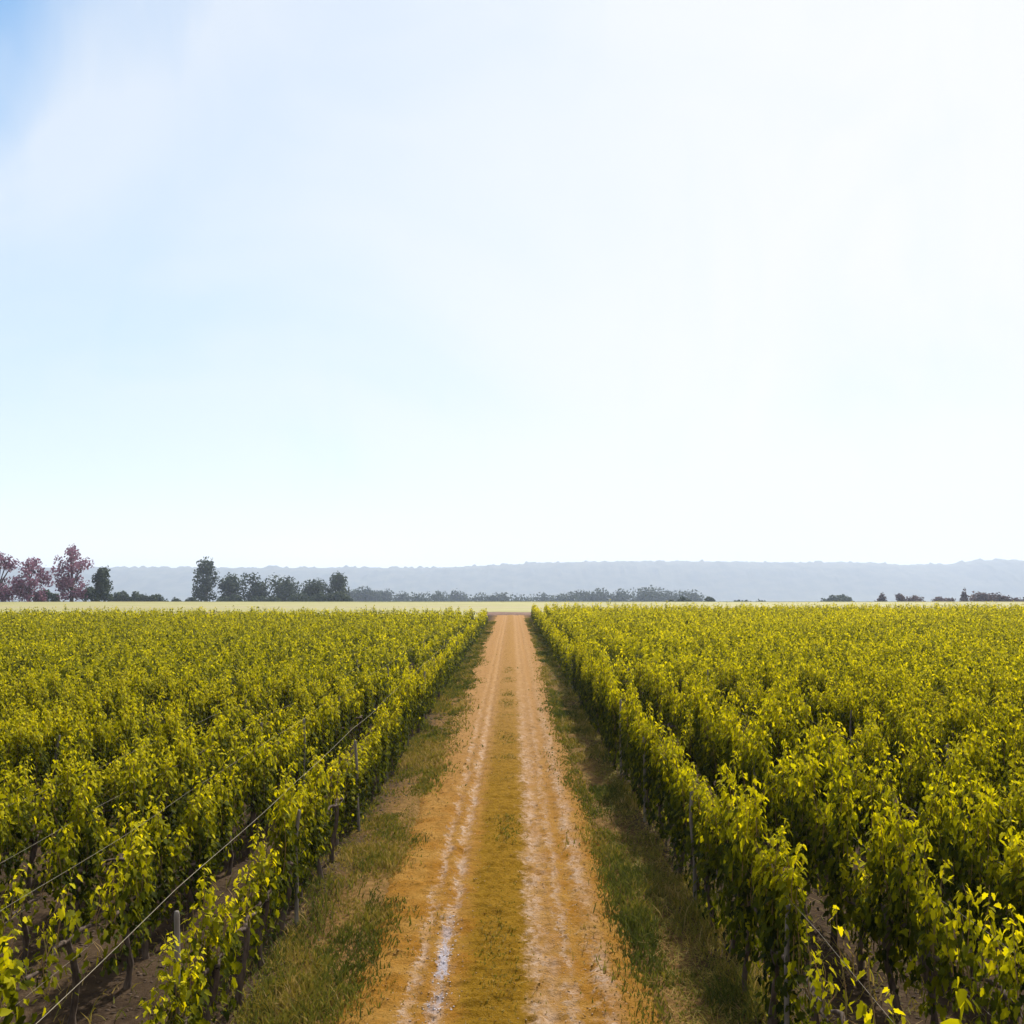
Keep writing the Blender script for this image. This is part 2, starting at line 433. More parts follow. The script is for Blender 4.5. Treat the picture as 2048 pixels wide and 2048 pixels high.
# ------------------------------------------------------------------ one grapevine (a few variants)
def make_vine_data(seed, nsh=15, top=(1.18, 1.90), zlow=0.55, spread=0.50, dens=1.0, yellow=0.0, ulow=-0.5):
    rng = np.random.default_rng(seed)
    # trunk: bent, knotted
    k = 9
    zt = np.linspace(-0.08, 0.78, k)
    lean = rng.normal(0, 0.07, 2)
    P = np.column_stack([lean[0] * zt + 0.035 * np.sin(zt * 6 + rng.uniform(0, 6)), lean[1] * zt + 0.05 * np.sin(zt * 5 + rng.uniform(0, 6)), zt])
    rr = np.interp(zt, [-0.08, 0.05, 0.4, 0.78], [0.05, 0.036, 0.028, 0.036]) * (1 + 0.18 * rng.normal(size=k))
    head = P[-1]
    paths = [(P, rr)]
    for s in (-1, 1):
        q = np.linspace(0, 1, 6)
        A = np.column_stack([head[0] * (1 - q) + 0.02 * rng.normal(size=6), head[1] + s * 0.48 * q, head[2] - 0.02 + 0.06 * np.sin(q * 3)])
        paths.append((A, np.interp(q, [0, 1], [0.026, 0.012])))
    trunk = tubes(paths, 7)
    canes, lp, ln, ls, lt = [], [], [], [], []
    ys = np.linspace(-spread, spread, nsh) + rng.normal(0, 0.06, nsh)
    for y0 in ys:
        zt_ = (rng.uniform(*top) + (rng.random() < 0.22) * rng.uniform(0.08, 0.26)) * (1.0 - 0.08 * (y0 / 0.5) ** 2)
        q = np.linspace(0, 1, 7)
        lx, ly = rng.normal(0, 0.042), rng.normal(0, 0.09)
        bx = rng.normal(0, 0.03)
        z0 = 0.76 + rng.normal(0, 0.03)
        C = np.column_stack([bx + lx * q + 0.03 * np.sin(q * 5 + y0 * 9), y0 + ly * q, z0 + (zt_ - z0) * q])
        arch = rng.uniform(0, 0.10)
        C[:, 0] += np.sign(lx) * arch * np.maximum(q - 0.75, 0) * 3
        canes.append((C, np.interp(q, [0, 1], [0.006, 0.002])))
        L = max(5, int(90 * dens * (zt_ - z0) / 0.9))
        u = np.sort(np.where(rng.random(L) < 0.80, rng.uniform(-0.1, 1.03, L), rng.uniform(ulow, 0.0, L)))
        uc = np.clip(u, 0, 1)
        c = np.column_stack([np.interp(uc, q, C[:, j]) for j in range(3)])
        c[:, 2] += np.minimum(u, 0) * 0.9
        side = np.where(rng.random(L) < 0.5, -1.0, 1.0)
        reach = rng.uniform(0.0, 0.095, L) * np.interp(u, [0.6, 1.0], [1.0, 0.25])
        c[:, 0] += side * reach
        c[:, 1] += rng.normal(0, 0.06, L)
        keep = c[:, 2] > zlow * 0.25
        nr = np.column_stack([side * rng.uniform(0.25, 1.1, L), rng.normal(0, 0.45, L), rng.uniform(-0.05, 0.95, L) + 0.35 * (u > 0.8)])
        sz = rng.uniform(0.030, 0.072, L) * np.interp(u, [0.7, 0.95, 1.05], [1, 0.7, 0.42])
        tt = np.clip(rng.normal(yellow, 0.17, L) + np.interp(u, [-0.3, 0.3, 0.55, 0.78, 1.0], [0.20, 0.27, 0.42, 0.70, 0.84]) + (rng.random(L) < 0.04) * 0.3, 0, 1)  # young tips yellower; sunlit tops and shaded lower sides painted in too
        lp.append(c[keep]); ln.append(nr[keep]); ls.append(sz[keep]); lt.append(tt[keep])
    return dict(trunk=trunk, canes=tubes(canes, 4), pos=np.concatenate(lp), nrm=np.concatenate(ln), size=np.concatenate(ls), tint=np.concatenate(lt), rng=rng)

def foliage_mesh(name, D, idx):
    Vs, Fs, Ts, off = [], [], [], 0
    for q in range(4):
        i = idx[q::4]
        if len(i) == 0: continue
        tv, tf = TEMPL[q]
        V, F = leaves(D['pos'][i], D['nrm'][i], D['size'][i], tv, tf, D['rng'])
        Vs.append(V); Fs.append(F + off); off += len(V)
        Ts.append(np.repeat(D['tint'][i], len(tf)))
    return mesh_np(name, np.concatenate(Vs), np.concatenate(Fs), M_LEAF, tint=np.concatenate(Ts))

VAR = []
def add_variant(**kw):
    D = make_vine_data(100 + len(VAR), **kw)
    D['m_trunk'] = mesh_np('trunk', *D['trunk'], M_BARK, smooth=True)
    D['m_canes'] = mesh_np('shoots', *D['canes'], M_CANE)
    D['m_fol'] = foliage_mesh('foliage', D, np.arange(len(D['pos'])))
    VAR.append(D)
for _ in range(7): add_variant(ulow=(-0.45, -0.6, -0.72)[_ % 3])
for _ in range(2): add_variant(nsh=10, dens=0.85, top=(1.15, 1.6), yellow=0.1)
add_variant(nsh=16, dens=1.1, top=(1.45, 1.92), yellow=0.05)
FULL = list(range(10))
for _ in range(3): add_variant(nsh=7, dens=0.42, top=(0.95, 1.35), zlow=0.6, yellow=0.22)      # thin, half bare
SPARSE = [10, 11, 12]
add_variant(nsh=15, dens=1.25, top=(1.5, 1.9), zlow=0.2, yellow=-0.06, ulow=-0.75)                         # leafy to the ground
add_variant(nsh=15, dens=1.2, top=(1.35, 1.8), zlow=0.2, yellow=-0.03, ulow=-0.75)
LOW = [13, 14]
LEAF_ME = [[mesh_np('leaf', np.column_stack([tv[:, 0], 1.4 * tv[:, 1], tv[:, 2]]), tf, M_LEAF, tint=np.full(len(tf), (q + 0.5) / 8)) for tv, tf in TEMPL] for q in range(8)]

ROW0, ROWS = {-1: 2.74, 1: 2.50}, 1.17
END = {-1: 103.0, 1: 116.0}
SIDE = {-1: 'purple-tree side', 1: 'shaded-verge side'}
ORD = ['first', 'second', 'third', 'fourth', 'fifth', 'sixth', 'seventh', 'eighth', 'ninth', 'tenth', 'eleventh', 'twelfth',
       'thirteenth', 'fourteenth', 'fifteenth', 'sixteenth', 'seventeenth', 'eighteenth', 'nineteenth', 'twentieth']

slots = []   # every vine of the vineyard: side, row, x, y
for s in (-1, 1):
    for r in range(0, 62):
        x = s * (ROW0[s] + ROWS * r + (0.2 if r else 0.0))
        y0 = max(3.2, abs(x) / 0.58 - 3.5)
        y = y0 + R.uniform(0, 1)
        yend = END[s] + R.uniform(-2, 2) - (0 if r > 1 or s > 0 else 2)
        while y < yend:
            slots.append((s, r, x + R.normal(0, 0.04), y))
            y += R.uniform(0.9, 1.12)
# what the photograph can see: in frame, and not buried behind nearer rows
def in_frame(x, y):
    u = abs(x) / y * FPX
    vtop = HOR + FPX * (CAM_H - 1.7) / y
    return u < 1060 and vtop < 2060
vis = [k for k, (s, r, x, y) in enumerate(slots) if in_frame(x, y)]
def rank(k):
    s, r, x, y = slots[k]
    return math.hypot(x, y) + (0.25 * y if r > 0 else 0)
vis.sort(key=rank)
near = vis[:300]
nearset = set(near)
leafy = set(near[:22])

def pick(s, r, x, y, rng):
    if s > 0 and r == 0:
        if 5.2 < y < 8.9: return int(rng.choice(SPARSE))
        return int(rng.choice(LOW + LOW + LOW + FULL[:4]))
    if s > 0 and r == 1 and y < 9.3: return int(rng.choice(SPARSE + FULL[7:9]))
    if s < 0 and r == 1 and y < 10.0: return int(rng.choice(SPARSE))
    if s < 0 and r == 0 and (y < 6.6 or 9.4 < y < 10.3): return int(rng.choice(SPARSE + FULL[7:9]))
    if rng.random() < 0.05: return int(rng.choice(SPARSE))
    return int(rng.choice(FULL))

rng = np.random.default_rng(11)
n_leaf = 0
for k in near:
    s, r, x, y = slots[k]
    v = pick(s, r, x, y, rng)
    D = VAR[v]
    hz = rng.uniform(0.90, 1.10) * (1.15 if s > 0 else 1.03)
    if rng.random() < 0.07: hz *= rng.uniform(0.65, 0.82)
    # first row on the purple-tree side has breaks where soil and trunks show
    if s < 0 and r == 0:
        hz *= 1.03 - 0.20 * (vnoise(y * 0.42, 0.3, 77) > 0.62)
    if s < 0 and r == 0 and y < 7.4: hz *= 0.80
    rz = (math.pi if rng.random() < 0.5 else 0.0) + rng.normal(0, 0.05)
    t = empty('grapevine', (x, y, float(ground_z(np.array(x), np.array(y)))), rz)
    t.scale = (1, 1, hz)
    row = ORD[r] if r < 20 else 'outer'
    look = 'sparse low' if v in SPARSE else 'short yellowish' if v in (7, 8) else 'extra tall' if v == 9 else 'dense low-hanging' if v in LOW else 'leafy yellow-green'
    lab = f'{look} grapevine in the {row} row from the dirt track, {SIDE[s]}'
    grp = f'{look} vines, {row} row, {SIDE[s]}'
    tag(t, lab, 'grapevine', grp)
    link(bpy.data.objects.new('trunk', D['m_trunk']), t)
    link(bpy.data.objects.new('shoots', D['m_canes']), t)['kind'] = 'stuff'
    if k in leafy:
        N = len(D['pos'])
        order = np.argsort(-(np.abs(D['pos'][:, 0]) + 0.25 * D['pos'][:, 2] + 2.0 * D['size']))
        pick_i = order[:150]
        rest = order[150:]
        n, tt, b = frames(D['nrm'][pick_i], rng)
        for j, i in enumerate(pick_i):
            lo = bpy.data.objects.new('leaf', LEAF_ME[min(7, int(D['tint'][i] * 8))][j % 4])
            M = np.column_stack([b[j], tt[j], n[j]])
            from mathutils import Matrix
            lo.matrix_basis = Matrix.LocRotScale(Vector(D['pos'][i]), Matrix(M.tolist()).to_3x3(), Vector([float(D['size'][i])] * 3))
            link(lo, t); n_leaf += 1
        if len(rest):
            key = 'rest'
            if key not in D: D[key] = foliage_mesh('foliage', D, rest)
            f = link(bpy.data.objects.new('foliage', D[key]), t); f['kind'] = 'stuff'
    else:
        f = link(bpy.data.objects.new('foliage', D['m_fol']), t); f['kind'] = 'stuff'

# all other vines of the field: one mass
rest = np.array([(s, r, x, y) for k, (s, r, x, y) in enumerate(slots) if k not in nearset])
Vs, Fs, Ts, off = [], [], [], 0
rng = np.random.default_rng(12)
for lo, hi, L, sz, tv, tf in ((0, 26, 320, (0.045, 0.090), MID, MIDF), (26, 45, 250, (0.066, 0.125), FARV, FARF), (45, 72, 155, (0.085, 0.152), FARV, FARF), (72, 130, 100, (0.115, 0.21), FARV, FARF)):
    A = rest[(rest[:, 3] >= lo) & (rest[:, 3] < hi)]
    n = len(A)
    if n == 0: continue
    NS = 7
    tops = (rng.uniform(1.15, 1.92, (n, NS)) + (rng.random((n, NS)) < 0.2) * rng.uniform(0.1, 0.3, (n, NS)) - 0.10 * np.linspace(-1, 1, NS)[None] ** 2) * rng.uniform(0.84, 1.10, (n, 1)) * (1 - rng.uniform(0.2, 0.5, (n, 1)) * (rng.random((n, 1)) < 0.08))
    sy = np.linspace(-0.47, 0.47, NS)[None] + rng.normal(0, 0.06, (n, NS)); sxx = rng.normal(0, 0.045, (n, NS))
    j = rng.integers(0, NS, (n, L)); ar = np.arange(n)[:, None]
    u = rng.random((n, L)) ** 0.8
    tops = tops * np.where(A[:, 0:1] > 0, 1.10, 1.0)
    z = 0.18 + (tops[ar, j] - 0.18) * u
    wx = np.interp(u, [0, 0.6, 1], [0.075, 0.062, 0.02])
    x = A[:, 2:3] + sxx[ar, j] * u + rng.normal(0, 1, (n, L)) * wx
    y = A[:, 3:4] + sy[ar, j] + rng.normal(0, 0.045, (n, L))
    side = np.where(rng.random((n, L)) < 0.5, -1, 1)
    nr = np.stack([side * rng.uniform(0.2, 1.1, (n, L)), rng.normal(0, 0.5, (n, L)), rng.uniform(0, 1.0, (n, L))], -1).reshape(-1, 3)
    size = (rng.uniform(*sz, (n, L)) * np.interp(u, [0.8, 1], [1, 0.6])).ravel()
    hue = 0.06 * (A[:, 0:1] > 0) + 0.10 * fbm(A[:, 2:3] * 0.15, A[:, 3:4] * 0.15, 91, 3)
    tint = np.clip(rng.normal(0.0, 0.17, (n, L)) + hue + np.interp(u, [0, 0.45, 0.65, 0.84, 1.0], [0.20, 0.28, 0.44, 0.70, 0.84]), 0, 1).ravel()  # height ramp paints lit row tops and shaded flanks, besides leaf age
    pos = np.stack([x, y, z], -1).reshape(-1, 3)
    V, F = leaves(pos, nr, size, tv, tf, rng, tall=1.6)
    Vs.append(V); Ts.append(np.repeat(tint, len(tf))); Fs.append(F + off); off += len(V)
    # their trunks, only near enough to show
    if hi <= 45:
        pth = [(np.array([[a[2], a[3], -0.05], [a[2] + 0.02, a[3] + 0.03, 0.4], [a[2], a[3], 0.85]]), np.array([0.035, 0.026, 0.022])) for a in A]
        V, F = tubes(pth, 4)
        Vs.append(V); Fs.append(F + off); off += len(V); Ts.append(np.full(len(F), -1.0))
tint = np.concatenate(Ts)
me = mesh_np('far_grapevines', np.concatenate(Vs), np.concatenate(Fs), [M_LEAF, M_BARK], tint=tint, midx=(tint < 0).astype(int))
tag(obj('far_grapevines', me), 'dense rows of yellow-green grapevines filling the rest of the field', 'vineyard', kind='stuff')

# ------------------------------------------------------------------ trellis: posts and wires
def post_mesh(seed):
    rg = np.random.default_rng(seed)
    zs = np.array([-0.3, 0.0, 0.6, 1.2, 1.62, 1.65])
    r = np.array([0.026, 0.026, 0.025, 0.024, 0.023, 0.017])
    P = np.column_stack([0.01 * rg.normal(size=6) * [0, 0, 1, 1, 1, 1], 0.01 * rg.normal(size=6) * [0, 0, 1, 1, 1, 1], zs])
    P[-1, :2] = P[-2, :2]
    V, F = tubes([(P, r)], 8)
    n = len(V)
    cap = np.arange(n - 8, n)
    Fc = np.array([[cap[0], cap[1], cap[2], cap[3]], [cap[0], cap[3], cap[4], cap[7]], [cap[4], cap[5], cap[6], cap[7]]])
    return mesh_np('trellis_post', V, np.concatenate([F, Fc]), M_POST)
POSTS = [post_mesh(i) for i in range(4)]
rng = np.random.default_rng(21)
for s in (-1, 1):
    for r in range(0, 9):
        x = s * (ROW0[s] + ROWS * r + (0.2 if r else 0.0))
        y = {(-1, 0): 8.0, (1, 0): 8.8}.get((s, r), 6.0 + rng.uniform(0, 4.5))
        while y < 48 - 3 * r:
            if in_frame(x, y + 0.4) and (r == 0 or rng.random() < 0.35):
                o = obj('trellis_post', POSTS[int(rng.integers(4))], None, (x + rng.normal(0, 0.03) - s * 0.03, y, 0.0), rng.uniform(0, 6))
                o.rotation_euler = (rng.normal(0, 0.02), rng.normal(0, 0.025), rng.uniform(0, 6))
                o.scale = (1, 1, 0.98 if (s < 0 and r == 0 and y < 9) else rng.uniform(0.84, 1.03))
                tag(o, f'weathered grey wooden post in the {ORD[r]} vine row from track, {SIDE[s]}', 'post', f'posts of the {ORD[r]} row, {SIDE[s]}')
            y += 4.4 + rng.normal(0, 0.1)
for s in (-1, 1):
    for r in range(0, 4):
        x = s * (ROW0[s] + ROWS * r + (0.2 if r else 0.0))
        for z, nm in (({(-1, 0): 1.80, (-1, 1): 1.66}.get((s, r), 1.45), 'top'), (0.80, 'lower')):
            ys = np.arange(3.0, 60, 0.55)
            P = np.column_stack([np.full_like(ys, x), ys, z - 0.025 * np.abs(np.sin((ys - 8.0) * math.pi / 4.4)) + 0.012 * np.sin(ys * 0.9 + r)])
            V, F = tubes([(P, np.full(len(ys), 0.0026 if (s < 0 and r == 0) else 0.0016))], 4)
            o = obj('trellis_wire', mesh_np('trellis_wire', V, F, M_WIRE))
            tag(o, f'{nm} pale wire strung along the {ORD[r]} vine row from track, {SIDE[s]}', 'wire', f'{nm} trellis wires')

# ------------------------------------------------------------------ grass on the verges, weeds under the vines, stones
def blades(n, xf, yr, hr, tmean, seed, lean=0.5, wid=0.007):
    rg = np.random.default_rng(seed)
    # more blades near: sample y with density falling as 1/y
    y = yr[0] * (yr[1] / yr[0]) ** rg.random(n)
    x = xf(y, rg)
    dens = fbm(x * 1.3, y * 0.8, seed + 3, 3)
    keep = dens > rg.uniform(-1.1, 0.35, n)
    x, y, dens = x[keep], y[keep], dens[keep]
    n = len(x)
    h = rg.uniform(*hr, n) * np.clip(0.8 + 1.9 * dens, 0.2, 2.4) * (0.5 + rg.random(n))
    w = wid * np.maximum(1, y / 12) * rg.uniform(0.7, 1.4, n)
    a = rg.uniform(0, 2 * np.pi, n); l = rg.normal(0, lean, (n, 2))
    z = ground_z(x, y) - 0.01
    z = np.maximum(z, np.where((x > -2.3) & (x < 2.0), track_z(x, y) - 0.01, -9))
    b = np.stack([x, y, z], -1)
    wv = np.stack([np.cos(a), np.sin(a), np.zeros(n)], -1) * w[:, None]
    mid = b + np.stack([l[:, 0] * h * 0.35, l[:, 1] * h * 0.35, h * 0.6], -1)
    tip = b + np.stack([l[:, 0] * h, l[:, 1] * h, h], -1)
    V = np.stack([b - wv, b + wv, mid + wv * 0.8, mid - wv * 0.8, tip], 1).reshape(-1, 3)
    i = np.arange(n) * 5
    Q = np.stack([i, i + 1, i + 2, i + 3], -1); T = np.stack([i + 3, i + 2, i + 4], -1)
    tint = np.clip(rg.normal(tmean, 0.24, n) + 0.95 * fbm(x * 1.1, y * 0.6, seed + 9, 3), 0, 1)
    return V, Q, T, tint
def grass_obj(name, label, parts):
    Vs, Qs, Ts, tq, off = [], [], [], [], 0
    for V, Q, T, t in parts:
        Vs.append(V); Qs.append(Q + off); Ts.append(T + off); tq.append(t); off += len(V)
    tq = np.concatenate(tq)
    tag(obj(name, mesh_np(name, np.concatenate(Vs), [np.concatenate(Qs), np.concatenate(Ts)], M_GRASS, tint=np.concatenate([tq, tq]))), label, 'grass', kind='stuff')

def verge_l(y, rg):
    e = edge_l(y); w = rg.random(len(y)) ** 1.3
    return e - 0.05 + 0.18 * rg.normal(size=len(y)) * (w < 0.3) - w * (2.7 + e)
def verge_r(y, rg):
    e = edge_r(y); w = rg.random(len(y)) ** 1.2
    return e + 0.02 + 0.12 * rg.normal(size=len(y)) * (w < 0.25) + w * (2.35 - e)
grass_obj('verge_grass', 'tufted olive grass along the sunny verge of the track', [blades(68000, verge_l, (6, 110), (0.025, 0.08), 0.42, 300)])
grass_obj('verge_grass', 'dull green grass on the shaded verge below the vines', [blades(70000, verge_r, (6, 120), (0.025, 0.08), 0.44, 310)])
grass_obj('dry_grass', 'short dry yellow grass scattered over the track edges', [
    blades(14000, lambda y, rg: edge_l(y) - 0.25 + np.abs(rg.normal(0, 0.35, len(y))), (7, 60), (0.03, 0.08), 0.66, 320),
    blades(9000, lambda y, rg: edge_r(y) + 0.2 - np.abs(rg.normal(0, 0.28, len(y))), (7, 60), (0.03, 0.07), 0.60, 330),
    blades(9000, lambda y, rg: rg.normal(-0.16, 0.17, len(y)), (7, 50), (0.010, 0.030), 0.95, 340)])
def between(y, rg):
    s = np.where(rg.random(len(y)) < 0.5, -1, 1)
    return s * (2.7 + rg.random(len(y)) * 6)
grass_obj('row_weeds', 'sparse weeds and dry stalks on soil between vine rows', [blades(15000, between, (5, 40), (0.05, 0.14), 0.62, 350, 0.9),
    blades(20000, lambda y, rg: 2.45 + 0.22 * rg.normal(size=len(y)), (6, 110), (0.04, 0.12), 0.34, 360),
    blades(17000, lambda y, rg: -2.65 + 0.25 * rg.normal(size=len(y)), (6, 100), (0.04, 0.11), 0.40, 370)])

def stones(n, xf, yr, sr, seed, zf):
    rg = np.random.default_rng(seed)
    y = yr[0] * (yr[1] / yr[0]) ** rg.random(n); x = xf(y, rg)
    s = rg.uniform(*sr, n) * np.maximum(1, y / 16)
    base = np.array([(1, 0, 0), (0, 1, 0), (-1, 0, 0), (0, -1, 0), (0, 0, 0.8), (0, 0, -0.6)], float)
    ja = 1 + 0.35 * rg.normal(size=(n, 6, 3))
    a = rg.uniform(0, 6.28, n); ca, sa = np.cos(a), np.sin(a)
    B = base[None] * ja
    B = np.stack([B[..., 0] * ca[:, None] - B[..., 1] * sa[:, None], B[..., 0] * sa[:, None] + B[..., 1] * ca[:, None], B[..., 2] * 0.7], -1)
    V = np.stack([x, y, zf(x, y)], -1)[:, None] + B * s[:, None, None]
    F = np.array([[0, 1, 4], [1, 2, 4], [2, 3, 4], [3, 0, 4], [1, 0, 5], [2, 1, 5], [3, 2, 5], [0, 3, 5]])
    return V.reshape(-1, 3), (F[None] + (np.arange(n) * 6)[:, None, None]).reshape(-1, 3)
M_SHEEN = plain_mat('chalk_stone', (0.42, 0.39, 0.42), (0.56, 0.54, 0.60), 30, 0.85)  # pale grit that builds up the painted wet sheen
M_STONE = plain_mat('track_stone', (0.26, 0.18, 0.11), (0.40, 0.30, 0.23), 10, 0.9)
M_CLOD = plain_mat('earth_clod', (0.03, 0.02, 0.013), (0.08, 0.052, 0.033), 8, 0.95)
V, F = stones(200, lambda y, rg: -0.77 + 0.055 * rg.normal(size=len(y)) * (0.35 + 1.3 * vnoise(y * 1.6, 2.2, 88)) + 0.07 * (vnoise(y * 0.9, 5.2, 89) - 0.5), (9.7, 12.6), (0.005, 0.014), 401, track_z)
tag(obj('sheen_stones', mesh_np('sheen_stones', V, F, M_SHEEN)), 'whitish grit standing in for the wet sheen of a wheel rut', 'stones', kind='stuff')
def litter(n, xf, yr, seed):
    rg = np.random.default_rng(seed)
    y = yr[0] * (yr[1] / yr[0]) ** rg.random(n); x = xf(y, rg)
    a = rg.uniform(0, 6.28, n); l = rg.uniform(0.04, 0.16, n); w = 0.004 * np.maximum(1, y / 12)
    dx, dy = np.cos(a), np.sin(a); z = ground_z(x, y) + rg.uniform(0.005, 0.05, n); ez = rg.uniform(0, 0.05, n)
    V = np.stack([np.stack([x - dy * w, y + dx * w, z], -1), np.stack([x + dy * w, y - dx * w, z], -1),
                  np.stack([x + dx * l + dy * w * .5, y + dy * l - dx * w * .5, z + ez], -1), np.stack([x + dx * l - dy * w * .5, y + dy * l + dx * w * .5, z + ez], -1)], 1)
    return V.reshape(-1, 3), np.arange(n * 4).reshape(-1, 4), np.clip(rg.normal(0.68, 0.2, n), 0, 1)
LV, LF, LT = litter(16000, lambda y, rg: np.where(rg.random(len(y)) < 0.7, 2.2 + 0.25 * rg.normal(size=len(y)), np.where(rg.random(len(y)) < 0.5, -2.6 - rg.random(len(y)), 2.6 + rg.random(len(y)) * 2)), (6, 50), 405)
tag(obj('dry_litter', mesh_np('dry_litter', LV, LF, M_GRASS, tint=LT)), 'dry brown prunings and stalks littering the foot of the vine rows', 'litter', kind='stuff')
V1, F1 = stones(5000, lambda y, rg: np.where(rg.random(len(y)) < 0.45, -0.9 + 0.2 * rg.normal(size=len(y)), 0.62 + 0.26 * rg.normal(size=len(y))), (7, 26), (0.004, 0.011), 402, track_z)
tag(obj('rut_stones', mesh_np('rut_stones', V1, F1, M_STONE)), 'small pinkish stones scattered along the worn wheel ruts', 'stones', kind='stuff')
M_LOAM = plain_mat('loam_clod', (0.20, 0.10, 0.02), (0.30, 0.18, 0.07), 8, 0.95, spec=0.02)
V3, F3 = stones(3600, lambda y, rg: np.where(rg.random(len(y)) < 0.6, np.where(rg.random(len(y)) < 0.6, -1.5, 1.15) + 0.22 * rg.normal(size=len(y)), rg.uniform(-1.8, 1.4, len(y))), (7, 24), (0.004, 0.015), 404, track_z)
tag(obj('track_clods', mesh_np('track_clods', V3, F3, M_LOAM)), 'crumbs of ochre loam lying loose all over the track', 'soil', kind='stuff')
V2, F2 = stones(8000, lambda y, rg: np.where(rg.random(len(y)) < 0.5, -1, 1) * (2.1 + rg.random(len(y)) * 6), (5, 35), (0.010, 0.034), 403, lambda x, y: ground_z(x, y))
tag(obj('soil_clods', mesh_np('soil_clods', V2, F2, M_CLOD)), 'brown crumbled earth clods on the soil under the vines', 'soil', kind='stuff')

# ------------------------------------------------------------------ trees beyond the field
TREE_STOPS = {
    'green': [(0, (0.025, 0.040, 0.022)), (0.6, (0.042, 0.058, 0.034)), (1, (0.070, 0.088, 0.048))],
    'purple': [(0, (0.080, 0.030, 0.055)), (0.6, (0.23, 0.11, 0.18)), (1, (0.34, 0.20, 0.28))],
    'brown': [(0, (0.055, 0.040, 0.045)), (0.6, (0.10, 0.065, 0.07)), (1, (0.15, 0.10, 0.09))]}
M_TREE = {k: leaf_mat('tree_leaf_' + k, v, (1.2, 1.2, 1.0), tfac=0.25, rough=0.7) for k, v in TREE_STOPS.items()}
M_TRUNK = plain_mat('tree_bark', (0.06, 0.045, 0.04), (0.12, 0.095, 0.08), 3, 0.95)

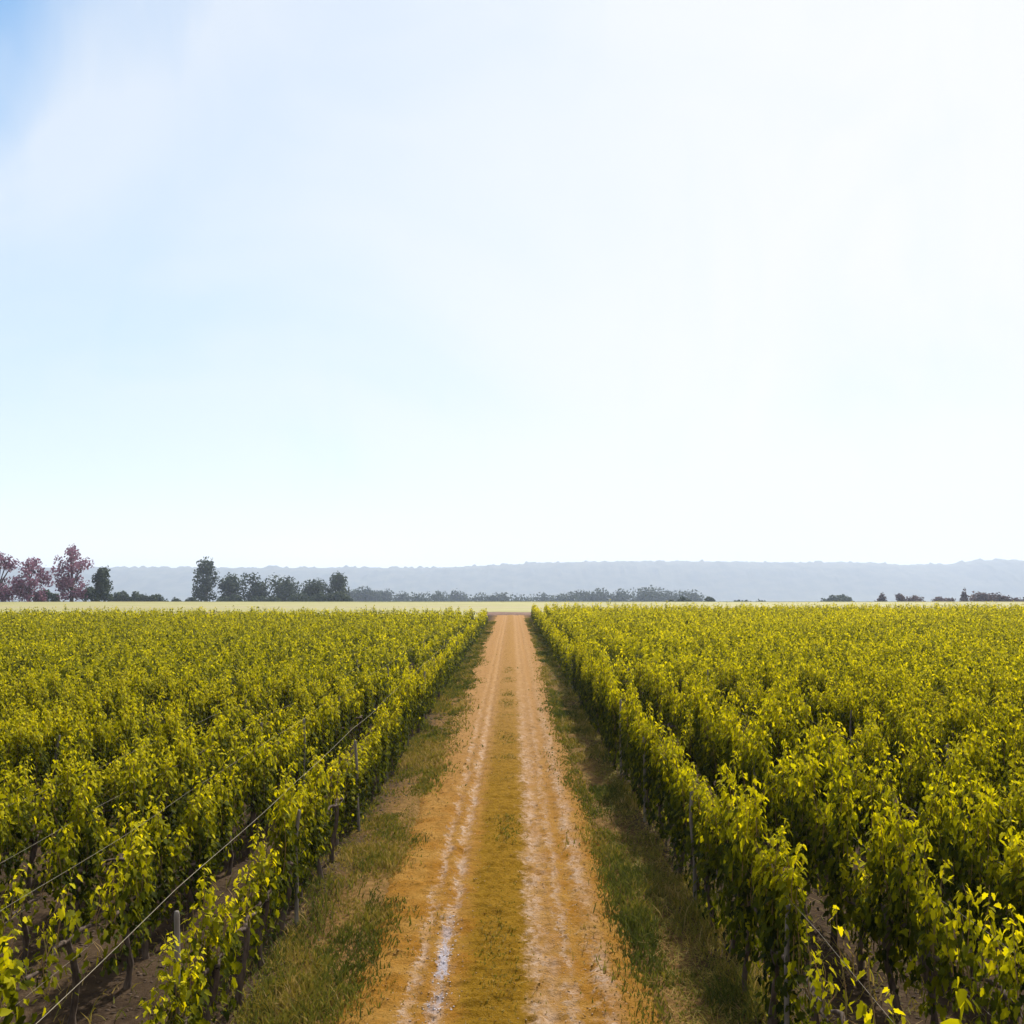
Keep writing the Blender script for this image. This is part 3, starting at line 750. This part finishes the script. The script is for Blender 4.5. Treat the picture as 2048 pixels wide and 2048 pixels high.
def tree(name, x0, x1, top, Y, kind, shape, label, group=None, seed=0, cat='tree'):
    """x0,x1,top: photo pixels; Y: metres away. The tree stands on the ground at that distance."""
    rg = np.random.default_rng(1000 + seed)
    X = ((x0 + x1) / 2 - 1022) / FPX * Y
    W = (x1 - x0 + (8 if shape == 'round' else 0)) / FPX * Y
    zb = float(ground_z(np.array(X), np.array(float(Y))))
    H = CAM_H + (HOR - top) / FPX * Y - zb
    root = empty(name, (X, Y, zb), rg.uniform(-0.4, 0.4))
    tag(root, label, cat, group)
    # lobes of the crown
    lobes = []
    if shape == 'round':
        for _ in range(15):
            a = rg.uniform(0, 6.28); q = rg.uniform(0, 1) ** 0.6; zz = rg.uniform(-0.85, 0.9)
            lobes.append((q * 0.30 * W * math.cos(a) * math.sqrt(1 - zz * zz * 0.6), q * 0.30 * W * math.sin(a), H * (0.46 + 0.40 * zz), rg.uniform(0.17, 0.26) * W))
        lobes.append((rg.uniform(-.06, .06) * W, 0, H - 0.2 * W, 0.2 * W))
    elif shape == 'tall':
        for i in range(20):
            f = i / 19
            a = rg.uniform(0, 6.28); wd = math.sin(math.pi * (0.15 + 0.72 * f)) 
            lobes.append((0.28 * W * wd * math.cos(a) * rg.uniform(.4, 1.15), 0.28 * W * wd * math.sin(a), H * (0.14 + 0.74 * f), rg.uniform(0.17, 0.25) * W))
    elif shape == 'open':
        for i in range(26):
            f = rg.uniform(0.10, 0.94)
            a = rg.uniform(0, 6.28); wd = 0.42 * (0.55 + 0.6 * math.sin(math.pi * min(1, f * 0.95)))
            lobes.append((W * wd * math.cos(a) * rg.uniform(.3, 1.0), W * wd * math.sin(a), H * f, rg.uniform(0.13, 0.21) * W))
        lobes.append((rg.uniform(-.1, .1) * W, 0, H - 0.10 * W, 0.12 * W))
        for _ in range(9): lobes.append((rg.uniform(-.34, .34) * W, rg.uniform(-.3, .3) * W, H * rg.uniform(0.06, 0.38), rg.uniform(0.15, 0.22) * W))
    elif shape == 'spire':
        for i in range(12):
            f = i / 11
            lobes.append((0.05 * W * rg.normal(), 0.05 * W * rg.normal(), H * (0.10 + 0.84 * f), max(0.06, 0.5 * (1 - f) ** 0.8) * W * rg.uniform(0.8, 1.1)))
    else:  # low bush or thicket
        for _ in range(14):
            fx = rg.uniform(-0.42, 0.42); hh = H * math.sqrt(max(0.1, 1 - (fx / 0.56) ** 2)) * rg.uniform(0.65, 1.0)
            r_ = rg.uniform(0.20, 0.34) * min(W, H * 1.3)
            lobes.append((fx * W, rg.uniform(-.25, .25) * W, max(0.3 * r_, hh - r_), r_))
    Ls = np.array(lobes)
    if shape != 'spire':      # fit the crown to its width and height
        xa, xb = (Ls[:, 0] - Ls[:, 3]).min(), (Ls[:, 0] + Ls[:, 3]).max()
        kx = W / (xb - xa)
        Ls[:, 0] = (Ls[:, 0] - (xa + xb) / 2) * kx; Ls[:, 1] *= kx; Ls[:, 3] *= 0.5 * (1 + kx)
        zt_ = (Ls[:, 2] + Ls[:, 3]).max()
        Ls[:, 2] *= (H - Ls[:, 3].mean()) / max(0.1, zt_ - Ls[:, 3].mean())
    # trunk with a limb to most lobes
    r0 = max(0.08, 0.028 * H)
    fork = H * (0.30 if shape in ('round', 'open') else 0.45)
    paths = [(np.array([[0, 0, -0.3], [0.01 * W, 0, fork * 0.5], [0.02 * W, 0.01 * W, fork], [0, 0, H * 0.8]]), np.array([r0 * 1.3, r0, r0 * 0.8, r0 * 0.2]))]
    for l in Ls[::2]:
        q = np.array([[0.01 * W, 0, min(fork, l[2] * 0.7) * 0.85], [l[0] * 0.55, l[1] * 0.55, (fork + l[2]) / 2], [l[0], l[1], l[2]]])
        paths.append((q, np.array([r0 * 0.5, r0 * 0.3, r0 * 0.1])))
    V, F = tubes(paths, 5)
    obj('trunk', mesh_np('trunk', V, F, M_TRUNK), root)
    # crown: leaf sprays on the shell and through the volume of each lobe
    scale_px = Y / FPX * 2           # metres per 1024-render pixel
    size = max(0.5, 2.3 * scale_px)
    N = int(np.clip(26 * W * H / size ** 2, 500, 2300))
    if shape == 'open': N = int(N * 1.1)
    li = rg.choice(len(Ls), N, p=Ls[:, 3] ** 2 / (Ls[:, 3] ** 2).sum())
    dv = rg.normal(size=(N, 3)); dv /= np.linalg.norm(dv, axis=1, keepdims=True)
    rr = rg.random(N) ** 0.4
    P = Ls[li, :3] + dv * (Ls[li, 3] * rr)[:, None]
    P[:, 2] = np.maximum(P[:, 2], 0.1)
    V, F = leaves(P, dv + 0.6 * rg.normal(size=(N, 3)), size * rg.uniform(0.6, 1.3, N), FARV, FARF, rg, tall=1.0, wob=1.0)
    lobe_t = rg.normal(0, 0.13, len(Ls))
    tint = np.clip(rg.normal(0.5, 0.2, N) + lobe_t[li], 0, 1)
    obj('crown', mesh_np('crown', V, F, M_TREE[kind], tint=tint), root)
    return root

T = tree
sd_ = iter(range(1, 999))
def S(): return next(sd_)
T('purple_tree', -48, 34, 1100, 236, 'purple', 'open', 'purple-leaved tree crowded against a wider purple tree at the field edge', seed=S())
T('purple_tree', 20, 92, 1111, 238, 'purple', 'open', 'broad purple-leaved tree between two taller purple trees', seed=S())
T('purple_tree', 102, 180, 1087, 240, 'purple', 'open', 'tallest purple tree with ragged open crown standing alone at field edge', seed=S())
T('small_tree', 190, 224, 1131, 245, 'green', 'round', 'small dark grey-green tree beside the tallest purple tree', seed=S())
T('bush', 66, 116, 1178, 262, 'green', 'bush', 'grey-green bush between the purple trees', seed=S(), cat='bush')
T('bush', 160, 200, 1172, 262, 'green', 'bush', 'dark bush at the foot of the tallest purple tree', seed=S(), cat='bush')
for k, (a, b_, t_) in enumerate(((214, 262, 1180), (252, 300, 1184), (290, 334, 1187))):
    T('hedge_bush', a, b_, t_, 330, 'green', 'bush', 'low grey-green hedge bush beside the small grey-green tree', 'hedge bushes behind the straw field', S(), 'bush')
for a, b_, t_ in ((340, 360, 1195), (368, 396, 1193)):
    T('small_bush', a, b_, t_, 330, 'green', 'bush', 'tiny rounded bush just before the tall dark tree', 'tiny bushes by the tall dark tree', S(), 'bush')
T('tall_tree', 382, 437, 1112, 370, 'green', 'tall', 'tall dark egg-shaped tree, highest of the slate-coloured group', seed=S())
T('grove_tree', 434, 486, 1144, 375, 'green', 'round', 'ragged dark tree with uneven top next to the tall egg-shaped tree', seed=S())
T('grove_tree', 482, 536, 1144, 380, 'green', 'round', 'round-topped dark tree beside the ragged one in the grove', seed=S())
T('grove_tree', 534, 598, 1146, 385, 'green', 'round', 'wide dome-shaped dark tree in the middle of the grove', seed=S())
T('grove_tree', 597, 662, 1154, 390, 'green', 'round', 'lower spreading dark tree near the end of the grove', seed=S())
T('grove_tree', 648, 700, 1143, 395, 'green', 'round', 'dark tree with peaked top closing the grove', seed=S())
for a, b_, t_ in ((432, 500, 1188), (490, 560, 1190), (570, 640, 1184), (630, 700, 1182)):
    T('undergrowth_bush', a, b_, t_, 362, 'green', 'bush', 'dark bush filling the foot of the dark grove', 'undergrowth of the dark grove', S(), 'bush')
wood = [(694, 722, 1178), (714, 752, 1171), (744, 790, 1177), (782, 818, 1182), (812, 850, 1184), (842, 892, 1179), (888, 934, 1177), (928, 972, 1183), (966, 1012, 1184), (1004, 1062, 1184), (1056, 1110, 1182),
        (1100, 1150, 1181), (1144, 1186, 1178), (1172, 1226, 1174), (1214, 1270, 1174), (1262, 1318, 1171), (1306, 1360, 1173), (1350, 1402, 1178)]
for a, b_, t_ in wood:
    T('woodland_tree', a - 10, b_ + 10, t_, 850 + (a % 7) * 16, 'green', 'bush' if (a % 3 == 0) else 'round', 'hazy blue-grey tree in the long wood behind the straw field', 'trees of the hazy wood', S())
T('bush', 1326, 1384, 1193, 380, 'green', 'bush', 'low dark bush in front of the hazy wood', seed=S(), cat='bush')
T('bush', 1404, 1434, 1193, 420, 'green', 'bush', 'small dark bush just past the end of the hazy wood', seed=S(), cat='bush')
T('bush', 1448, 1502, 1198, 420, 'green', 'bush', 'flat low bush with a small peak past the wood', seed=S(), cat='bush')
T('bush', 1504, 1534, 1200, 420, 'green', 'bush', 'lowest flat bush standing alone past the wood', seed=S(), cat='bush')
T('bush', 1640, 1710, 1188, 560, 'green', 'bush', 'pale hazy mound-shaped bush standing alone on the plain', seed=S(), cat='bush')
T('conifer', 1748, 1774, 1183, 400, 'brown', 'spire', 'pointed conifer with wide skirt beside a slim round tree', seed=S())
T('small_tree', 1790, 1811, 1186, 420, 'brown', 'tall', 'slim small tree between the conifer and a domed tree', seed=S())
T('small_tree', 1810, 1843, 1190, 420, 'brown', 'round', 'small domed tree beside the slim small tree', seed=S())
T('small_tree', 1866, 1890, 1192, 420, 'brown', 'round', 'small low tree of a touching pair on the plain', seed=S())
T('small_tree', 1884, 1910, 1195, 420, 'brown', 'bush', 'flatter tree of a touching pair on the plain', seed=S())
T('conifer', 1916, 1938, 1176, 400, 'brown', 'spire', 'tallest slender pointed conifer on the plain', seed=S())
T('small_tree', 1938, 1990, 1182, 400, 'brown', 'round', 'broad brownish tree right beside the slender conifer', seed=S())
T('small_tree', 1982, 2014, 1184, 400, 'brown', 'round', 'peaked brownish tree beside the broad brownish one', seed=S())
T('bush', 2008, 2075, 1195, 400, 'brown', 'bush', 'low brownish thicket running on from the peaked brownish tree', seed=S(), cat='bush')

# ------------------------------------------------------------------ hills
M_HILL = plain_mat('hill_forest', (0.045, 0.055, 0.04), (0.085, 0.09, 0.06), 0.02, 0.95, coord='Object')
def hill(name, pts, Y, depth, seed):
    pxs = np.array([p[0] for p in pts], float); tops = np.array([p[1] for p in pts], float)
    xs = np.arange((pxs[0] - 1022) / FPX * Y, (pxs[-1] - 1022) / FPX * Y, 6.0)
    ys = np.concatenate([np.linspace(Y - depth, Y, 20), np.linspace(Y + 20, Y + depth * 0.8, 8)])
    def zf(X, Yy):
        crest = CAM_H + (HOR - np.interp(X / Y * FPX + 1022, pxs, tops)) / FPX * Y
        f = np.where(Yy <= Y, sstep(Yy, Y - depth * 1.05, Y), 1 - sstep(Yy, Y, Y + depth))
        tr = 9.0 * np.maximum(0, fbm(X / 26, Yy / 26, seed, 3, 0.6)) + 7.0 * sstep(vnoise(X / 17, Yy / 30, seed + 5), 0.72, 0.95)
        return -72 + (crest + 72 - 4) * f ** 0.85 + tr * (0.3 + 0.7 * f) + 5 * fbm(X / 160, Yy / 160, seed + 2, 3) * f * (1 - f) * 4
    o = obj(name, grid_mesh(name, xs, ys, zf, M_HILL))
    tag(o, kind='structure')
hill('hills', [(-1700, 1142), (-700, 1131), (100, 1133), (300, 1134), (700, 1134), (860, 1134), (930, 1131), (1000, 1128), (1110, 1123), (1250, 1121), (1400, 1121), (1530, 1123), (1720, 1123), (1800, 1128), (1890, 1127), (1945, 1120), (2010, 1118), (2200, 1124), (2700, 1128), (3800, 1138)], 3600, 480, 507)

# ------------------------------------------------------------------ haze
m = bpy.data.materials.new('haze_air'); m.use_nodes = True
m.node_tree.nodes.clear()
gg = G(m.node_tree)
o = gg.n('ShaderNodeOutputMaterial'); pv = gg.n('ShaderNodeVolumePrincipled')
pv.inputs['Color'].default_value = (0.62, 0.73, 1.0, 1)
pv.inputs['Density'].default_value = 0.00020
pv.inputs['Anisotropy'].default_value = 0.2
gg.t.links.new(pv.outputs[0], o.inputs['Volume'])
m.cycles.homogeneous_volume = True
x0, x1, y0, y1, z0, z1 = -7500, 7500, -900, 9500, -85, 118
V = [(x, y, z) for z in (z0, z1) for y in (y0, y1) for x in (x0, x1)]
F = np.array([[0, 2, 3, 1], [4, 5, 7, 6], [0, 1, 5, 4], [2, 6, 7, 3], [0, 4, 6, 2], [1, 3, 7, 5]])
tag(obj('haze', mesh_np('haze', V, F, m)), 'pale morning haze lying over the whole plain', 'haze', kind='stuff')
print('leaf objects', n_leaf, 'slots', len(slots))
